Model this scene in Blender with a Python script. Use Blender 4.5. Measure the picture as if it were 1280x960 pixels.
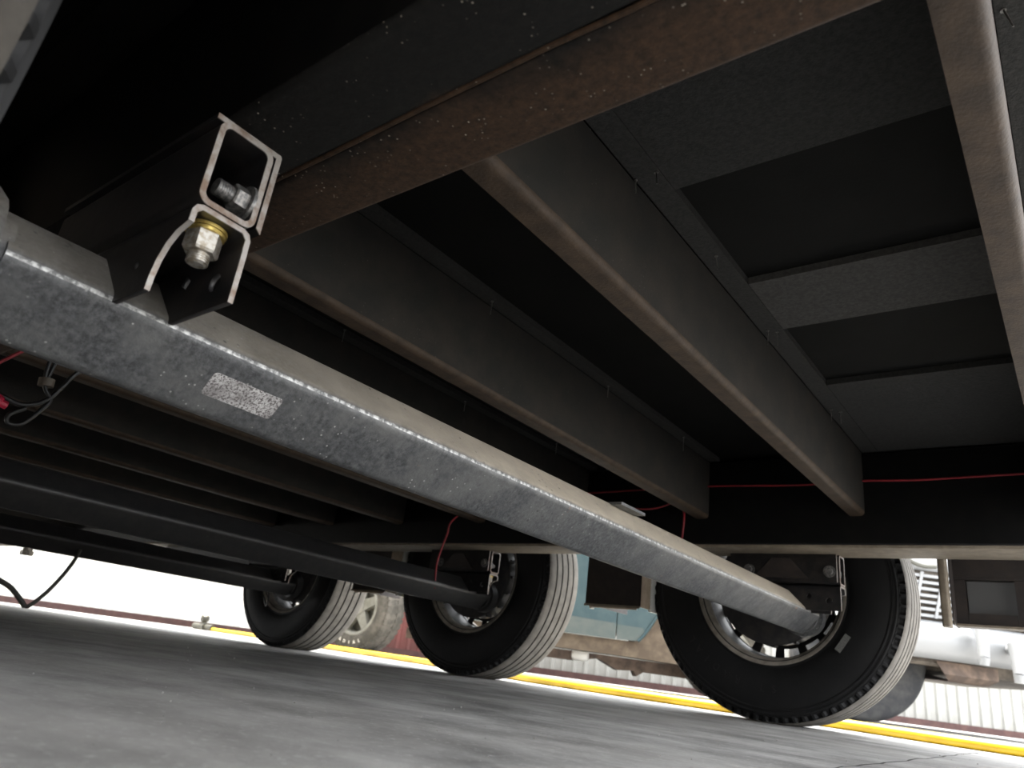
import bpy, bmesh, math, random
from mathutils import Vector, Matrix
random.seed(7)
for o in list(bpy.data.objects): bpy.data.objects.remove(o)
S = bpy.context.scene
COL = S.collection
H = 0.066                                   # lens height above the concrete

# ------------------------------------------------------------------ camera, sky, sun, exposure
cd = bpy.data.cameras.new('camera')
cd.sensor_width = 36.0
cd.lens = 903.0 / 1280.0 * 36.0
cd.clip_start = 0.01
cd.dof.use_dof = True
cd.dof.focus_distance = 0.95
cd.dof.aperture_fstop = 9.0
cam = bpy.data.objects.new('camera', cd)
COL.objects.link(cam)
rx = Vector((0.79622695, 0.59208765, 0.12431754))
dn = Vector((-0.12282987, 0.35940922, -0.92506099))
fw = Vector((-0.59239806, 0.72128858, 0.35889736))
cam.matrix_world = Matrix(((rx.x, -dn.x, -fw.x, 0), (rx.y, -dn.y, -fw.y, 0), (rx.z, -dn.z, -fw.z, H), (0, 0, 0, 1)))
S.camera = cam

W = bpy.data.worlds.new('world'); S.world = W
W.use_nodes = True
wn = W.node_tree.nodes; wl = W.node_tree.links
wn['Background'].inputs['Color'].default_value = (0.95, 0.97, 1.0, 1)     # bright hazy sky
wn['Background'].inputs['Strength'].default_value = 2.2

sd = bpy.data.lights.new('sun', 'SUN')
sd.energy = 8.0
sd.angle = math.radians(0.6)
sd.color = (1.0, 0.95, 0.87)
sun = bpy.data.objects.new('sun', sd)
COL.objects.link(sun)
sun.rotation_euler = Vector((-0.22, -0.02, 0.975)).to_track_quat('Z', 'Y').to_euler()
sun.location = (3, 0, 6)

S.view_settings.view_transform = 'Standard'
S.view_settings.look = 'None'
S.view_settings.gamma = 1.0
S.view_settings.use_curve_mapping = False
S.view_settings.exposure = 1.75

# ------------------------------------------------------------------ materials
def nt(name):
    m = bpy.data.materials.new(name); m.use_nodes = True
    return m, m.node_tree.nodes, m.node_tree.links, m.node_tree.nodes['Principled BSDF']

def ramp(n, l, src, lo, hi, c0=(0, 0, 0, 1), c1=(1, 1, 1, 1)):
    r = n.new('ShaderNodeValToRGB')
    r.color_ramp.elements[0].position = lo; r.color_ramp.elements[1].position = hi
    r.color_ramp.elements[0].color = c0; r.color_ramp.elements[1].color = c1
    l.new(src, r.inputs[0]); return r.outputs[0]

def noise(n, l, vec, scale, detail=5, rough=.6):
    t = n.new('ShaderNodeTexNoise'); t.inputs['Scale'].default_value = scale
    t.inputs['Detail'].default_value = detail; t.inputs['Roughness'].default_value = rough
    l.new(vec, t.inputs['Vector']); return t.outputs['Fac']

def mix(n, l, fac, a, b):
    m = n.new('ShaderNodeMix'); m.data_type = 'RGBA'
    if isinstance(fac, float): m.inputs[0].default_value = fac
    else: l.new(fac, m.inputs[0])
    for i, v in ((6, a), (7, b)):
        if isinstance(v, tuple): m.inputs[i].default_value = v if len(v) == 4 else v + (1,)
        else: l.new(v, m.inputs[i])
    return m.outputs[2]

def math_(n, l, op, a, b=0.0):
    m = n.new('ShaderNodeMath'); m.operation = op
    for i, v in ((0, a), (1, b)):
        if isinstance(v, (int, float)): m.inputs[i].default_value = v
        else: l.new(v, m.inputs[i])
    return m.outputs[0]

def coords(n, l, scale=(1, 1, 1)):
    tc = n.new('ShaderNodeTexCoord'); mp = n.new('ShaderNodeMapping')
    mp.inputs['Scale'].default_value = scale
    l.new(tc.outputs['Object'], mp.inputs['Vector'])
    return mp.outputs[0], tc

def specks(n, l, vec, scale, size):
    v = n.new('ShaderNodeTexVoronoi'); v.inputs['Scale'].default_value = scale
    l.new(vec, v.inputs['Vector'])
    return ramp(n, l, v.outputs['Distance'], size * .6, size, (1, 1, 1, 1), (0, 0, 0, 1))

def mat(name, c1, c2=None, scale=25, lo=.42, hi=.62, rough=.6, metal=0.0, bump=0.0, bscale=150, sp=None, spec=.5, stretch=(1, 1, 1), coat=0):
    m, n, l, b = nt(name)
    vec, tc = coords(n, l, stretch)
    col = c1 + (1,)
    if c2 is not None:
        col = mix(n, l, ramp(n, l, noise(n, l, vec, scale), lo, hi), c1, c2)
    if sp is not None:
        f = math_(n, l, 'MULTIPLY', specks(n, l, vec, sp[0], sp[1]), ramp(n, l, noise(n, l, vec, sp[0] * .13), .5, .6))
        col = mix(n, l, f, col, sp[2])
    if isinstance(col, tuple): b.inputs['Base Color'].default_value = col
    else: l.new(col, b.inputs['Base Color'])
    b.inputs['Roughness'].default_value = rough
    b.inputs['Metallic'].default_value = metal
    b.inputs['Specular IOR Level'].default_value = spec
    b.inputs['Coat Weight'].default_value = coat
    if bump:
        bp = n.new('ShaderNodeBump'); bp.inputs['Strength'].default_value = bump; bp.inputs['Distance'].default_value = .002
        l.new(noise(n, l, vec, bscale, 4), bp.inputs['Height']); l.new(bp.outputs[0], b.inputs['Normal'])
    return m

M = {}
M['black_paint'] = mat('black_paint', (.006, .006, .007), (.011, .010, .010), 30, rough=.4, bump=.15, bscale=60, spec=.22)
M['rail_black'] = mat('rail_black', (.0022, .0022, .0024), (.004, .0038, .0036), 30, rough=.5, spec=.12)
M['bracket_black'] = mat('bracket_black', (.010, .010, .011), (.022, .019, .018), 40, rough=.4, bump=.1, bscale=90, spec=.35)
M['brown_primer'] = mat('brown_primer', (.014, .0098, .0085), (.026, .018, .0145), 30, rough=.65, bump=.2)
M['worn_edge'] = mat('worn_edge', (.30, .28, .26), (.16, .11, .08), 60, .45, .65, rough=.5, metal=.25)
M['cross_paint'] = mat('cross_paint', (.015, .0145, .0132), (.026, .022, .0185), 14, .4, .7, rough=.72, bump=.25, bscale=220, sp=(120, .12, (.06, .056, .052, 1)), spec=.25)
M['flange_dust'] = mat('flange_dust', (.027, .0175, .0108), (.052, .034, .021), 35, .35, .7, rough=.65, bump=.3, bscale=250, spec=.3)
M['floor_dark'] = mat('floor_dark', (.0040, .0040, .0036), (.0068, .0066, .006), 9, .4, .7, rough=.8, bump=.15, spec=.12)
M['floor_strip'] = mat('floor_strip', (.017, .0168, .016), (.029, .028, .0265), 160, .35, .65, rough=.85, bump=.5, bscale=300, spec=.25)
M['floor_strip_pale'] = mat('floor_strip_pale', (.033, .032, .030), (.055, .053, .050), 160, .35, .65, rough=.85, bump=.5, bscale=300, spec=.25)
M['axle_black'] = mat('axle_black', (.022, .022, .023), (.032, .031, .030), 35, rough=.42, bump=.2, bscale=120, sp=(60, .09, (.10, .095, .09, 1)))
M['zinc'] = mat('zinc', (.48, .46, .42), (.30, .26, .20), 220, rough=.42, metal=.75, bump=.1, bscale=300)
M['yellow_zinc'] = mat('yellow_zinc', (.62, .47, .14), (.45, .33, .10), 200, rough=.35, metal=.8)
M['dark_bolt'] = mat('dark_bolt', (.10, .10, .10), (.22, .21, .20), 300, rough=.45, metal=.6)
M['rim'] = mat('rim', (.30, .27, .23), (.20, .175, .145), 30, rough=.6, spec=.3)
M['drum'] = mat('drum', (.015, .015, .017), (.035, .03, .028), 30, rough=.6)
M['rubber'] = mat('rubber', (.0095, .0095, .010), (.013, .013, .013), 12, rough=.6, bump=.1, bscale=400, spec=.25)
M['rubber_letter'] = mat('rubber_letter', (.013, .013, .013), rough=.5, spec=.35)
M['tread'] = mat('tread', (.118, .110, .098), (.172, .16, .142), 25, .35, .65, rough=.85, bump=.3, bscale=300, spec=.25)
M['tread_shaded'] = mat('tread_shaded', (.042, .038, .033), (.062, .056, .048), 25, .35, .65, rough=.85, bump=.3, bscale=300, spec=.25)
M['wire_red'] = mat('wire_red', (.20, .016, .022), (.15, .012, .018), 30, rough=.5, spec=.3)
M['wire_black'] = mat('wire_black', (.012, .012, .012), rough=.45)
M['cable_grey'] = mat('cable_grey', (.055, .055, .045), rough=.5)
M['tie_tan'] = mat('tie_tan', (.10, .08, .06), rough=.6)
M['nail'] = mat('nail', (.22, .21, .20), rough=.4, metal=.8)
M['hose'] = mat('hose', (.50, .325, .006), (.42, .265, .005), 12, rough=.42)
M['brass'] = mat('brass', (.035, .038, .038), (.10, .09, .06), 60, rough=.5, metal=.3)
M['post_tan'] = mat('post_tan', (.16, .13, .095), (.21, .175, .13), 40, rough=.7, bump=.3)
M['skirt_tan'] = mat('skirt_tan', (.42, .33, .24), (.50, .40, .30), 40, rough=.7)
M['grey_panel'] = mat('grey_panel', (.10, .10, .10), rough=.7)
M['skin_white'] = mat('skin_white', (.75, .74, .70), rough=.5)
M['teal'] = mat('teal', (.013, .031, .036), (.021, .040, .043), 6, rough=.5, spec=.3)
M['teal_dusty'] = mat('teal_dusty', (.030, .042, .039), (.042, .050, .045), 8, rough=.7)
M['mud'] = mat('mud', (.052, .037, .024), (.09, .068, .046), 9, rough=.9, bump=.5, bscale=40)
M['under_dark'] = mat('under_dark', (.07, .05, .04), (.14, .10, .075), 10, rough=.9)
M['tire_dusty'] = mat('tire_dusty', (.045, .041, .033), (.09, .08, .066), 14, rough=.9, bump=.6, bscale=90)
M['tire_grey'] = mat('tire_grey', (.030, .031, .034), (.055, .055, .055), 10, rough=.85, spec=.3)
M['alloy'] = mat('alloy', (.20, .195, .17), (.14, .135, .11), 12, rough=.5, metal=.1)
M['letter_white'] = mat('letter_white', (.75, .72, .62), rough=.7)
M['car_white'] = mat('car_white', (.17, .175, .18), rough=.4, coat=.2)
M['car_dark'] = mat('car_dark', (.06, .05, .04), (.12, .10, .08), 15, rough=.8)
M['glass'] = mat('glass', (.06, .09, .11), rough=.08)
M['wall_sheet'] = mat('wall_sheet', (.27, .268, .25), (.24, .238, .22), 5, rough=.5)
M['wall_white'] = mat('wall_white', (.74, .735, .70), (.68, .675, .64), 5, rough=.5)
M['wall_red'] = mat('wall_red', (.13, .036, .031), (.10, .032, .028), 5, rough=.6)
M['base_strip'] = mat('base_strip', (.050, .020, .018), (.072, .032, .027), 12, rough=.75)
M['blocker_dark'] = mat('blocker_dark', (.075, .07, .065), (.11, .10, .09), 6, rough=.9, bump=.3)
M['grit'] = mat('grit', (.34, .33, .31), rough=.9)
M['joint'] = mat('joint', (.035, .033, .03), rough=.95)
M['tire_label'] = mat('tire_label', (.075, .075, .07), (.13, .13, .12), 300, rough=.7)
M['red_plug'] = mat('red_plug', (.5, .02, .06), rough=.4)

# rusty main rail: dark mill scale on the outer channel, orange-brown rust on the inner one
def rail_material():
    m, n, l, b = nt('rail_rust')
    vec, tc = coords(n, l)
    sx = n.new('ShaderNodeSeparateXYZ'); l.new(tc.outputs['Object'], sx.inputs[0])
    big = noise(n, l, vec, 7, 6, .65); fine = noise(n, l, vec, 130, 5, .7)
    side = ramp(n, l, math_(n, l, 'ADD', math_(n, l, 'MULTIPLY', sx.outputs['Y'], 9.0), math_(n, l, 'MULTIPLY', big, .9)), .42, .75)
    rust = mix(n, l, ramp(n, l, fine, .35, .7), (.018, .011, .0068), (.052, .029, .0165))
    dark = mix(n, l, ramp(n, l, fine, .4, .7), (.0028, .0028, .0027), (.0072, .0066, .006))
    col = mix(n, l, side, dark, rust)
    f = math_(n, l, 'MULTIPLY', specks(n, l, vec, 170, .16), ramp(n, l, noise(n, l, vec, 18), .5, .62))
    col = mix(n, l, f, col, (.30, .27, .23))
    l.new(col, b.inputs['Base Color']); b.inputs['Roughness'].default_value = .75; b.inputs['Specular IOR Level'].default_value = .22
    bp = n.new('ShaderNodeBump'); bp.inputs['Strength'].default_value = .35; bp.inputs['Distance'].default_value = .002
    l.new(fine, bp.inputs['Height']); l.new(bp.outputs[0], b.inputs['Normal'])
    return m
M['rail_rust'] = rail_material()

# dusty grey axle tube: pale road dust lies on the upward-facing side
def axle_material():
    m, n, l, b = nt('axle_dusty')
    vec, tc = coords(n, l)
    big = noise(n, l, vec, 11, 6, .65); fine = noise(n, l, vec, 170, 6, .7); mid = noise(n, l, vec, 45, 5, .65)
    base = mix(n, l, ramp(n, l, fine, .38, .64), (.030, .031, .033), (.105, .107, .109))
    base = mix(n, l, math_(n, l, 'MULTIPLY', ramp(n, l, mid, .42, .62), .6), base, (.050, .052, .055))
    base = mix(n, l, ramp(n, l, big, .45, .7), base, (.115, .115, .112))
    g = n.new('ShaderNodeNewGeometry'); sx = n.new('ShaderNodeSeparateXYZ'); l.new(g.outputs['Normal'], sx.inputs[0])
    up = ramp(n, l, math_(n, l, 'ADD', sx.outputs['Z'], math_(n, l, 'MULTIPLY', mid, .35)), .22, .75)
    dust = mix(n, l, ramp(n, l, mid, .35, .7), (.39, .34, .27), (.54, .475, .38))
    sy = n.new('ShaderNodeSeparateXYZ'); l.new(tc.outputs['Object'], sy.inputs[0])
    along = ramp(n, l, math_(n, l, 'ADD', sy.outputs['Y'], math_(n, l, 'MULTIPLY', big, .25)), .36, 1.25, (.22, .22, .22, 1), (1, 1, 1, 1))   # light falloff painted in: dust colour fades towards the near wheel
    col = mix(n, l, math_(n, l, 'MULTIPLY', math_(n, l, 'MULTIPLY', up, .92), along), base, dust)
    sp_ = math_(n, l, 'MULTIPLY', specks(n, l, vec, 120, .15), ramp(n, l, noise(n, l, vec, 22), .50, .60))
    col = mix(n, l, sp_, col, (.36, .355, .345))
    dk = math_(n, l, 'MULTIPLY', specks(n, l, vec, 70, .16), ramp(n, l, noise(n, l, vec, 9), .5, .62))
    col = mix(n, l, dk, col, (.03, .03, .03))
    rs = math_(n, l, 'MULTIPLY', ramp(n, l, noise(n, l, vec, 31, 6, .7), .66, .70), ramp(n, l, noise(n, l, vec, 5), .5, .56))
    col = mix(n, l, rs, col, (.24, .12, .06))
    l.new(col, b.inputs['Base Color'])
    l.new(ramp(n, l, mid, .3, .7, (.36, .36, .36, 1), (.55, .55, .55, 1)), b.inputs['Roughness'])
    b.inputs['Metallic'].default_value = .15
    bp = n.new('ShaderNodeBump'); bp.inputs['Strength'].default_value = .45; bp.inputs['Distance'].default_value = .0015
    l.new(fine, bp.inputs['Height']); l.new(bp.outputs[0], b.inputs['Normal'])
    return m
M['axle_dusty'] = axle_material()

def label_material():
    m, n, l, b = nt('worn_label')
    vec, tc = coords(n, l)
    f = ramp(n, l, noise(n, l, vec, 420, 4, .75), .44, .52)
    g = ramp(n, l, noise(n, l, vec, 28, 3), .42, .62)
    k = math_(n, l, 'MULTIPLY', f, math_(n, l, 'ADD', math_(n, l, 'MULTIPLY', g, .65), .35))
    l.new(mix(n, l, k, (.075, .066, .066), (.44, .43, .42)), b.inputs['Base Color']); b.inputs['Roughness'].default_value = .6
    return m
M['worn_label'] = label_material()

def concrete_material():
    m, n, l, b = nt('concrete')
    tc = n.new('ShaderNodeTexCoord')
    mp = n.new('ShaderNodeMapping'); mp.inputs['Rotation'].default_value = (0, 0, math.radians(-40)); mp.inputs['Scale'].default_value = (1.0, 1.5, 1)
    l.new(tc.outputs['Object'], mp.inputs['Vector'])
    streak = noise(n, l, mp.outputs[0], 4.5, 9, .66)
    mp2 = n.new('ShaderNodeMapping'); l.new(tc.outputs['Object'], mp2.inputs['Vector'])
    big = noise(n, l, mp2.outputs[0], 1.6, 6, .6); fine = noise(n, l, mp2.outputs[0], 120, 5, .7)
    col = mix(n, l, ramp(n, l, streak, .36, .66), (.15, .147, .143), (.42, .415, .40))
    col = mix(n, l, math_(n, l, 'MULTIPLY', ramp(n, l, big, .45, .75), .6), col, (.36, .345, .32))
    col = mix(n, l, ramp(n, l, fine, .55, .8), col, (.50, .49, .475))
    l.new(col, b.inputs['Base Color'])
    l.new(ramp(n, l, streak, .3, .7, (.55, .55, .55, 1), (.8, .8, .8, 1)), b.inputs['Roughness'])
    b.inputs['Specular IOR Level'].default_value = .25
    bp = n.new('ShaderNodeBump'); bp.inputs['Strength'].default_value = .35; bp.inputs['Distance'].default_value = .004
    l.new(math_(n, l, 'ADD', streak, math_(n, l, 'MULTIPLY', fine, .35)), bp.inputs['Height']); l.new(bp.outputs[0], b.inputs['Normal'])
    return m
M['concrete'] = concrete_material()

# ------------------------------------------------------------------ mesh helpers
class MB:
    def __init__(s): s.v = []; s.f = []; s.mi = []
    def add(s, vs, fs, mi=0):
        k = len(s.v); s.v += [tuple(p) for p in vs]
        s.f += [tuple(i + k for i in f) for f in fs]; s.mi += [mi] * len(fs)
    def box(s, x0, x1, y0, y1, z0, z1, mi=0):
        s.add([(x, y, z) for x in (x0, x1) for y in (y0, y1) for z in (z0, z1)],
              [(0, 1, 3, 2), (4, 6, 7, 5), (0, 4, 5, 1), (2, 3, 7, 6), (0, 2, 6, 4), (1, 5, 7, 3)], mi)
    def prism(s, pts, axis, a0, a1, mi=0, cap=True):
        n = len(pts)
        def P(p, a):
            return (a, p[0], p[1]) if axis == 'x' else ((p[0], a, p[1]) if axis == 'y' else (p[0], p[1], a))
        vs = [P(p, a0) for p in pts] + [P(p, a1) for p in pts]
        fs = [(i, (i + 1) % n, (i + 1) % n + n, i + n) for i in range(n)]
        if cap: fs += [tuple(range(n))[::-1], tuple(range(n, 2 * n))]
        s.add(vs, fs, mi)
    def ring(s, outer, inner, axis, a0, a1, mi=0):       # hollow section, equal point counts
        n = len(outer)
        def P(p, a):
            return (a, p[0], p[1]) if axis == 'x' else ((p[0], a, p[1]) if axis == 'y' else (p[0], p[1], a))
        vs = [P(p, a0) for p in outer] + [P(p, a1) for p in outer] + [P(p, a0) for p in inner] + [P(p, a1) for p in inner]
        fs = []
        for i in range(n):
            j = (i + 1) % n
            fs += [(i, j, j + n, i + n), (2 * n + i, 3 * n + i, 3 * n + j, 2 * n + j), (i, 2 * n + i, 2 * n + j, j), (i + n, j + n, 3 * n + j, 3 * n + i)]
        s.add(vs, fs, mi)
    def lathe(s, prof, n=64, mi=0, c=(0, 0, 0), mis=None, closed=False, off=None):   # prof (r, y) round the y axis
        k = len(prof); vs = []
        for i in range(n):
            a = 2 * math.pi * i / n
            for j, (r, y) in enumerate(prof):
                dy = off(i, j) if off else 0
                vs.append((c[0] + r * math.cos(a), c[1] + y + dy, c[2] + r * math.sin(a)))
        base = len(s.v); s.v += vs
        for i in range(n):
            for j in range(k if closed else k - 1):
                a, b_ = i * k + j, i * k + (j + 1) % k
                c_, d_ = ((i + 1) % n) * k + (j + 1) % k, ((i + 1) % n) * k + j
                s.f.append((base + a, base + b_, base + c_, base + d_)); s.mi.append(mis[j] if mis else mi)
    def cyl(s, p0, p1, r, n=16, mi=0, r1=None):
        p0, p1 = Vector(p0), Vector(p1); d = (p1 - p0).normalized(); r1 = r if r1 is None else r1
        u = d.orthogonal().normalized(); w = d.cross(u)
        vs = [p0 + (u * math.cos(2 * math.pi * i / n) + w * math.sin(2 * math.pi * i / n)) * r for i in range(n)]
        vs += [p1 + (u * math.cos(2 * math.pi * i / n) + w * math.sin(2 * math.pi * i / n)) * r1 for i in range(n)]
        fs = [(i, (i + 1) % n, (i + 1) % n + n, i + n) for i in range(n)] + [tuple(range(n))[::-1], tuple(range(n, 2 * n))]
        s.add(vs, fs, mi)
    def tube(s, pts, r, n=8, mi=0):
        pts = [Vector(p) for p in pts]; k = len(pts); u = None; base = len(s.v)
        for i, p in enumerate(pts):
            d = (pts[min(i + 1, k - 1)] - pts[max(i - 1, 0)]).normalized()
            u = d.orthogonal().normalized() if u is None else (u - d * u.dot(d)).normalized()
            w = d.cross(u)
            for q in range(n):
                a = 2 * math.pi * q / n
                s.v.append(tuple(p + (u * math.cos(a) + w * math.sin(a)) * r))
        for i in range(k - 1):
            for q in range(n):
                q2 = (q + 1) % n
                s.f.append((base + i * n + q, base + i * n + q2, base + (i + 1) * n + q2, base + (i + 1) * n + q)); s.mi.append(mi)
        s.f += [tuple(base + q for q in range(n))[::-1], tuple(base + (k - 1) * n + q for q in range(n))]; s.mi += [mi, mi]
    def mesh(s, name, mats, angle=35):
        me = bpy.data.meshes.new(name)
        me.from_pydata(s.v, [], s.f)
        for m in (mats if isinstance(mats, (list, tuple)) else [mats]): me.materials.append(M[m])
        me.polygons.foreach_set('material_index', s.mi)
        b = bmesh.new(); b.from_mesh(me); bmesh.ops.recalc_face_normals(b, faces=b.faces); b.to_mesh(me); b.free()
        me.polygons.foreach_set('use_smooth', [True] * len(me.polygons))
        me.set_sharp_from_angle(angle=math.radians(angle))
        me.update(); return me

def link(name, me, parent=None, loc=(0, 0, 0), rot=(0, 0, 0)):
    o = bpy.data.objects.new(name, me); COL.objects.link(o)
    o.parent = parent; o.location = loc; o.rotation_euler = rot
    return o
def tag(o, label=None, cat=None, group=None, kind=None):
    for k, v in (('label', label), ('category', cat), ('group', group), ('kind', kind)):
        if v: o[k] = v
    return o
def rrect(x0, x1, y0, y1, r, k=5):
    pts = []
    for cx, cy, a0 in ((x1 - r, y1 - r, 0), (x0 + r, y1 - r, 90), (x0 + r, y0 + r, 180), (x1 - r, y0 + r, 270)):
        for i in range(k + 1):
            a = math.radians(a0 + 90 * i / k); pts.append((cx + r * math.cos(a), cy + r * math.sin(a)))
    return pts
def circle(cx, cy, r, n=20): return [(cx + r * math.cos(2 * math.pi * i / n), cy + r * math.sin(2 * math.pi * i / n)) for i in range(n)]
def bez(pts, k=10):                                      # Catmull-Rom through points
    P = [Vector(p) for p in pts]; P = [P[0] * 2 - P[1]] + P + [P[-1] * 2 - P[-2]]; out = []
    for i in range(1, len(P) - 2):
        for j in range(k):
            t = j / k
            out.append(.5 * ((2 * P[i]) + (P[i + 1] - P[i - 1]) * t + (2 * P[i - 1] - 5 * P[i] + 4 * P[i + 1] - P[i + 2]) * t * t + (3 * P[i] - P[i - 1] - 3 * P[i + 1] + P[i + 2]) * t ** 3))
    out.append(P[-2]); return out
def plate_xz(name, outline, holes, y0, y1, mats):        # flat plate in the xz plane with round holes cut through
    cu = bpy.data.curves.new(name, 'CURVE'); cu.dimensions = '2D'; cu.fill_mode = 'BOTH'; cu.extrude = abs(y1 - y0) / 2
    for pts in [outline] + holes:
        sp = cu.splines.new('POLY'); sp.points.add(len(pts) - 1); sp.use_cyclic_u = True
        for p, q in zip(sp.points, pts): p.co = (q[0], q[1], 0, 1)
    ob = bpy.data.objects.new(name, cu); COL.objects.link(ob)
    dg = bpy.context.evaluated_depsgraph_get(); dg.update()
    me = bpy.data.meshes.new_from_object(ob.evaluated_get(dg)); me.name = name
    me.transform(Matrix(((1, 0, 0, 0), (0, 0, 1, (y0 + y1) / 2), (0, 1, 0, 0), (0, 0, 0, 1))))
    bpy.data.objects.remove(ob); bpy.data.curves.remove(cu)
    me.materials.clear(); me.materials.append(M[mats])
    b = bmesh.new(); b.from_mesh(me); bmesh.ops.remove_doubles(b, verts=b.verts, dist=1e-6); bmesh.ops.recalc_face_normals(b, faces=b.faces); b.to_mesh(me); b.free()
    return me
def text_mesh(ch, size, depth):
    cu = bpy.data.curves.new('t', 'FONT'); cu.body = ch; cu.size = size; cu.extrude = depth; cu.align_x = 'CENTER'; cu.resolution_u = 2
    ob = bpy.data.objects.new('t', cu); COL.objects.link(ob)
    dg = bpy.context.evaluated_depsgraph_get(); dg.update()
    me = bpy.data.meshes.new_from_object(ob.evaluated_get(dg))
    bpy.data.objects.remove(ob); bpy.data.curves.remove(cu)
    return me

# ------------------------------------------------------------------ setting: concrete yard and sheet-metal building
mb = MB(); n_ = 40
mb.add([(-40, -40, 0), (40, -40, 0), (40, 40, 0), (-40, 40, 0)], [(0, 1, 2, 3)])
floor = tag(link('floor', mb.mesh('floor', 'concrete')), 'grey streaked concrete yard slab under the trailer', None, None, 'structure')
# saw-cut joint in the slab
mb = MB(); pts = []
y = 0.2
while y < 2.75:
    pts.append((-.256 - .016 * max(0, y - 1) + random.uniform(-.004, .004), y, random.uniform(.0012, .0028))); y += .05
vs = []; fs = []
for i, (px, py, w_) in enumerate(pts):
    vs += [(px - w_, py, .0004), (px + w_, py, .0004), (px + w_, py, -.004), (px - w_, py, -.004)]
    if i: a = 4 * (i - 1); fs += [(a, a + 1, a + 5, a + 4)]
mb.add(vs, fs)
link('slab_joint', mb.mesh('slab_joint', 'joint'), floor)
# loose grit on the slab
mb = MB()
for i in range(260):
    d = .3 + 1.9 * random.random(); a = random.uniform(-.72, .72)
    px = d * (-.6346 + .7729 * math.tan(a)); py = d * (.7729 + .6346 * math.tan(a)); r = random.uniform(.0004, .0013) * (.5 + .6 * d)
    vs = [(px + r, py, r), (px - r, py + .3 * r, r * .8), (px, py + r, r), (px, py - r, r * .7), (px, py, 1.7 * r), (px + .2 * r, py, 0)]
    mb.add(vs, [(0, 2, 4), (2, 1, 4), (1, 3, 4), (3, 0, 4), (2, 0, 5), (1, 2, 5), (3, 1, 5), (0, 3, 5)])
tag(link('grit', mb.mesh('grit', 'grit')), 'scattered pale grit and crumbs on the concrete', 'grit', None, 'stuff')

YAW = math.atan2(.6345794, .7728577)
Fv = Vector((-.6345794, .7728577, 0)); Uv = Vector((.7728577, .6345794, 0))
WD = 8.8
wall = tag(link('wall_back', None, None, Fv * WD, (0, 0, YAW)), 'cream ribbed sheet-metal building wall behind the parked vehicles', None, None, 'structure')
def sheet(width, pitch=.127, h=3.2, z0=.07):
    mb = MB(); prof = []; x = 0
    while x < width - 1e-4:
        prof += [(x, 0), (x + .066, 0), (x + .082, -.022), (x + .111, -.022)]; x += pitch
    prof.append((width, 0))
    vs = [(p[0], p[1], z) for z in (z0, z0 + h) for p in prof]; n = len(prof)
    mb.add(vs, [(i, i + 1, i + 1 + n, i + n) for i in range(n - 1)])
    return mb
PW = .127 * 7
sm = sheet(PW).mesh('wall_panel', 'wall_sheet', 20); smw = sheet(PW).mesh('white_wall_panel', 'wall_white', 20); smr = sheet(PW).mesh('red_wall_panel', 'wall_red', 20)
for i in range(-10, 12):
    x0 = -1.377 + i * PW
    link('wall_panel', smr if i == 0 else (smw if i < 0 else sm), wall, (x0, 0, 0))
mb = MB(); mb.box(-11, 10, -.035, .1, 0, .070)
tag(link('trim_1', mb.mesh('trim_1', 'base_strip'), None, Fv * WD, (0, 0, YAW)), 'dull red base strip along the foot of the metal wall', None, None, 'structure')

# added out-of-view wall, keeps light off the near side of the trailer
mb = MB(); mb.box(-9.0, 3.0, -1.15, -1.0, 0, 3.6)
tag(link('blocker_wall', mb.mesh('blocker_wall', 'blocker_dark')), 'added unseen dark wall blocking light on the near side of the trailer', None, None, 'structure')

# ------------------------------------------------------------------ the trailer
ROOT = (-2.0, 1.18, 0)
PITCH = -.0048
trailer = tag(link('trailer', None, None, (ROOT[0], ROOT[1], -.0077), (0, PITCH, 0)), 'black steel trailer underframe with three torsion axles, seen from below', 'trailer')
OFF = (2.0, -1.18, H)
def part(name, me, parent=trailer, dx=0, dy=0, dz=0, rot=(0, 0, 0)):
    b = OFF if parent is trailer else (0, 0, 0)
    return link(name, me, parent, (b[0] + dx, b[1] + dy, b[2] + dz), rot)
XE, XB = 0.22, -9.0
YC = 1.18
ZB = .39

# main rails: two channels welded toe to toe
def rail_mesh(matn):
    mb = MB()
    for s in (0, 1):
        a, b_ = (-.0725, -.0012) if s == 0 else (.0012, .0725)
        r = .006
        o = rrect(a, b_, 0, .245, r, 4)
        k0 = len(mb.f); mb.prism(o, 'x', XB, XE)
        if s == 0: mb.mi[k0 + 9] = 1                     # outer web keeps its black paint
    return mb.mesh('frame_rail', [matn, 'rail_black'])
part('frame_rail', rail_mesh('rail_rust'), dy=.288, dz=ZB)
o = part('frame_rail', rail_mesh('black_paint'), dy=2 * YC - .288, dz=ZB)
fl = MB(); fl.prism(rrect(2.0005, 2.143, ZB - .006, ZB + .003, .003, 3), 'x', XB, XE)
tag(part('rail_flange_plate', fl.mesh('rail_flange_plate', 'post_tan')), 'tan dusty bottom flange of the far rail')
# weld bead along the near rail seam
mb = MB()
pts = [(XB + .06 * i, .288 + random.uniform(-.0012, .0012), ZB + .0015) for i in range(int((XE - XB) / .06))]
mb.tube(pts, .0022, 6)
part('weld_bead', mb.mesh('weld_bead', 'rail_rust'), dy=0)

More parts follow.
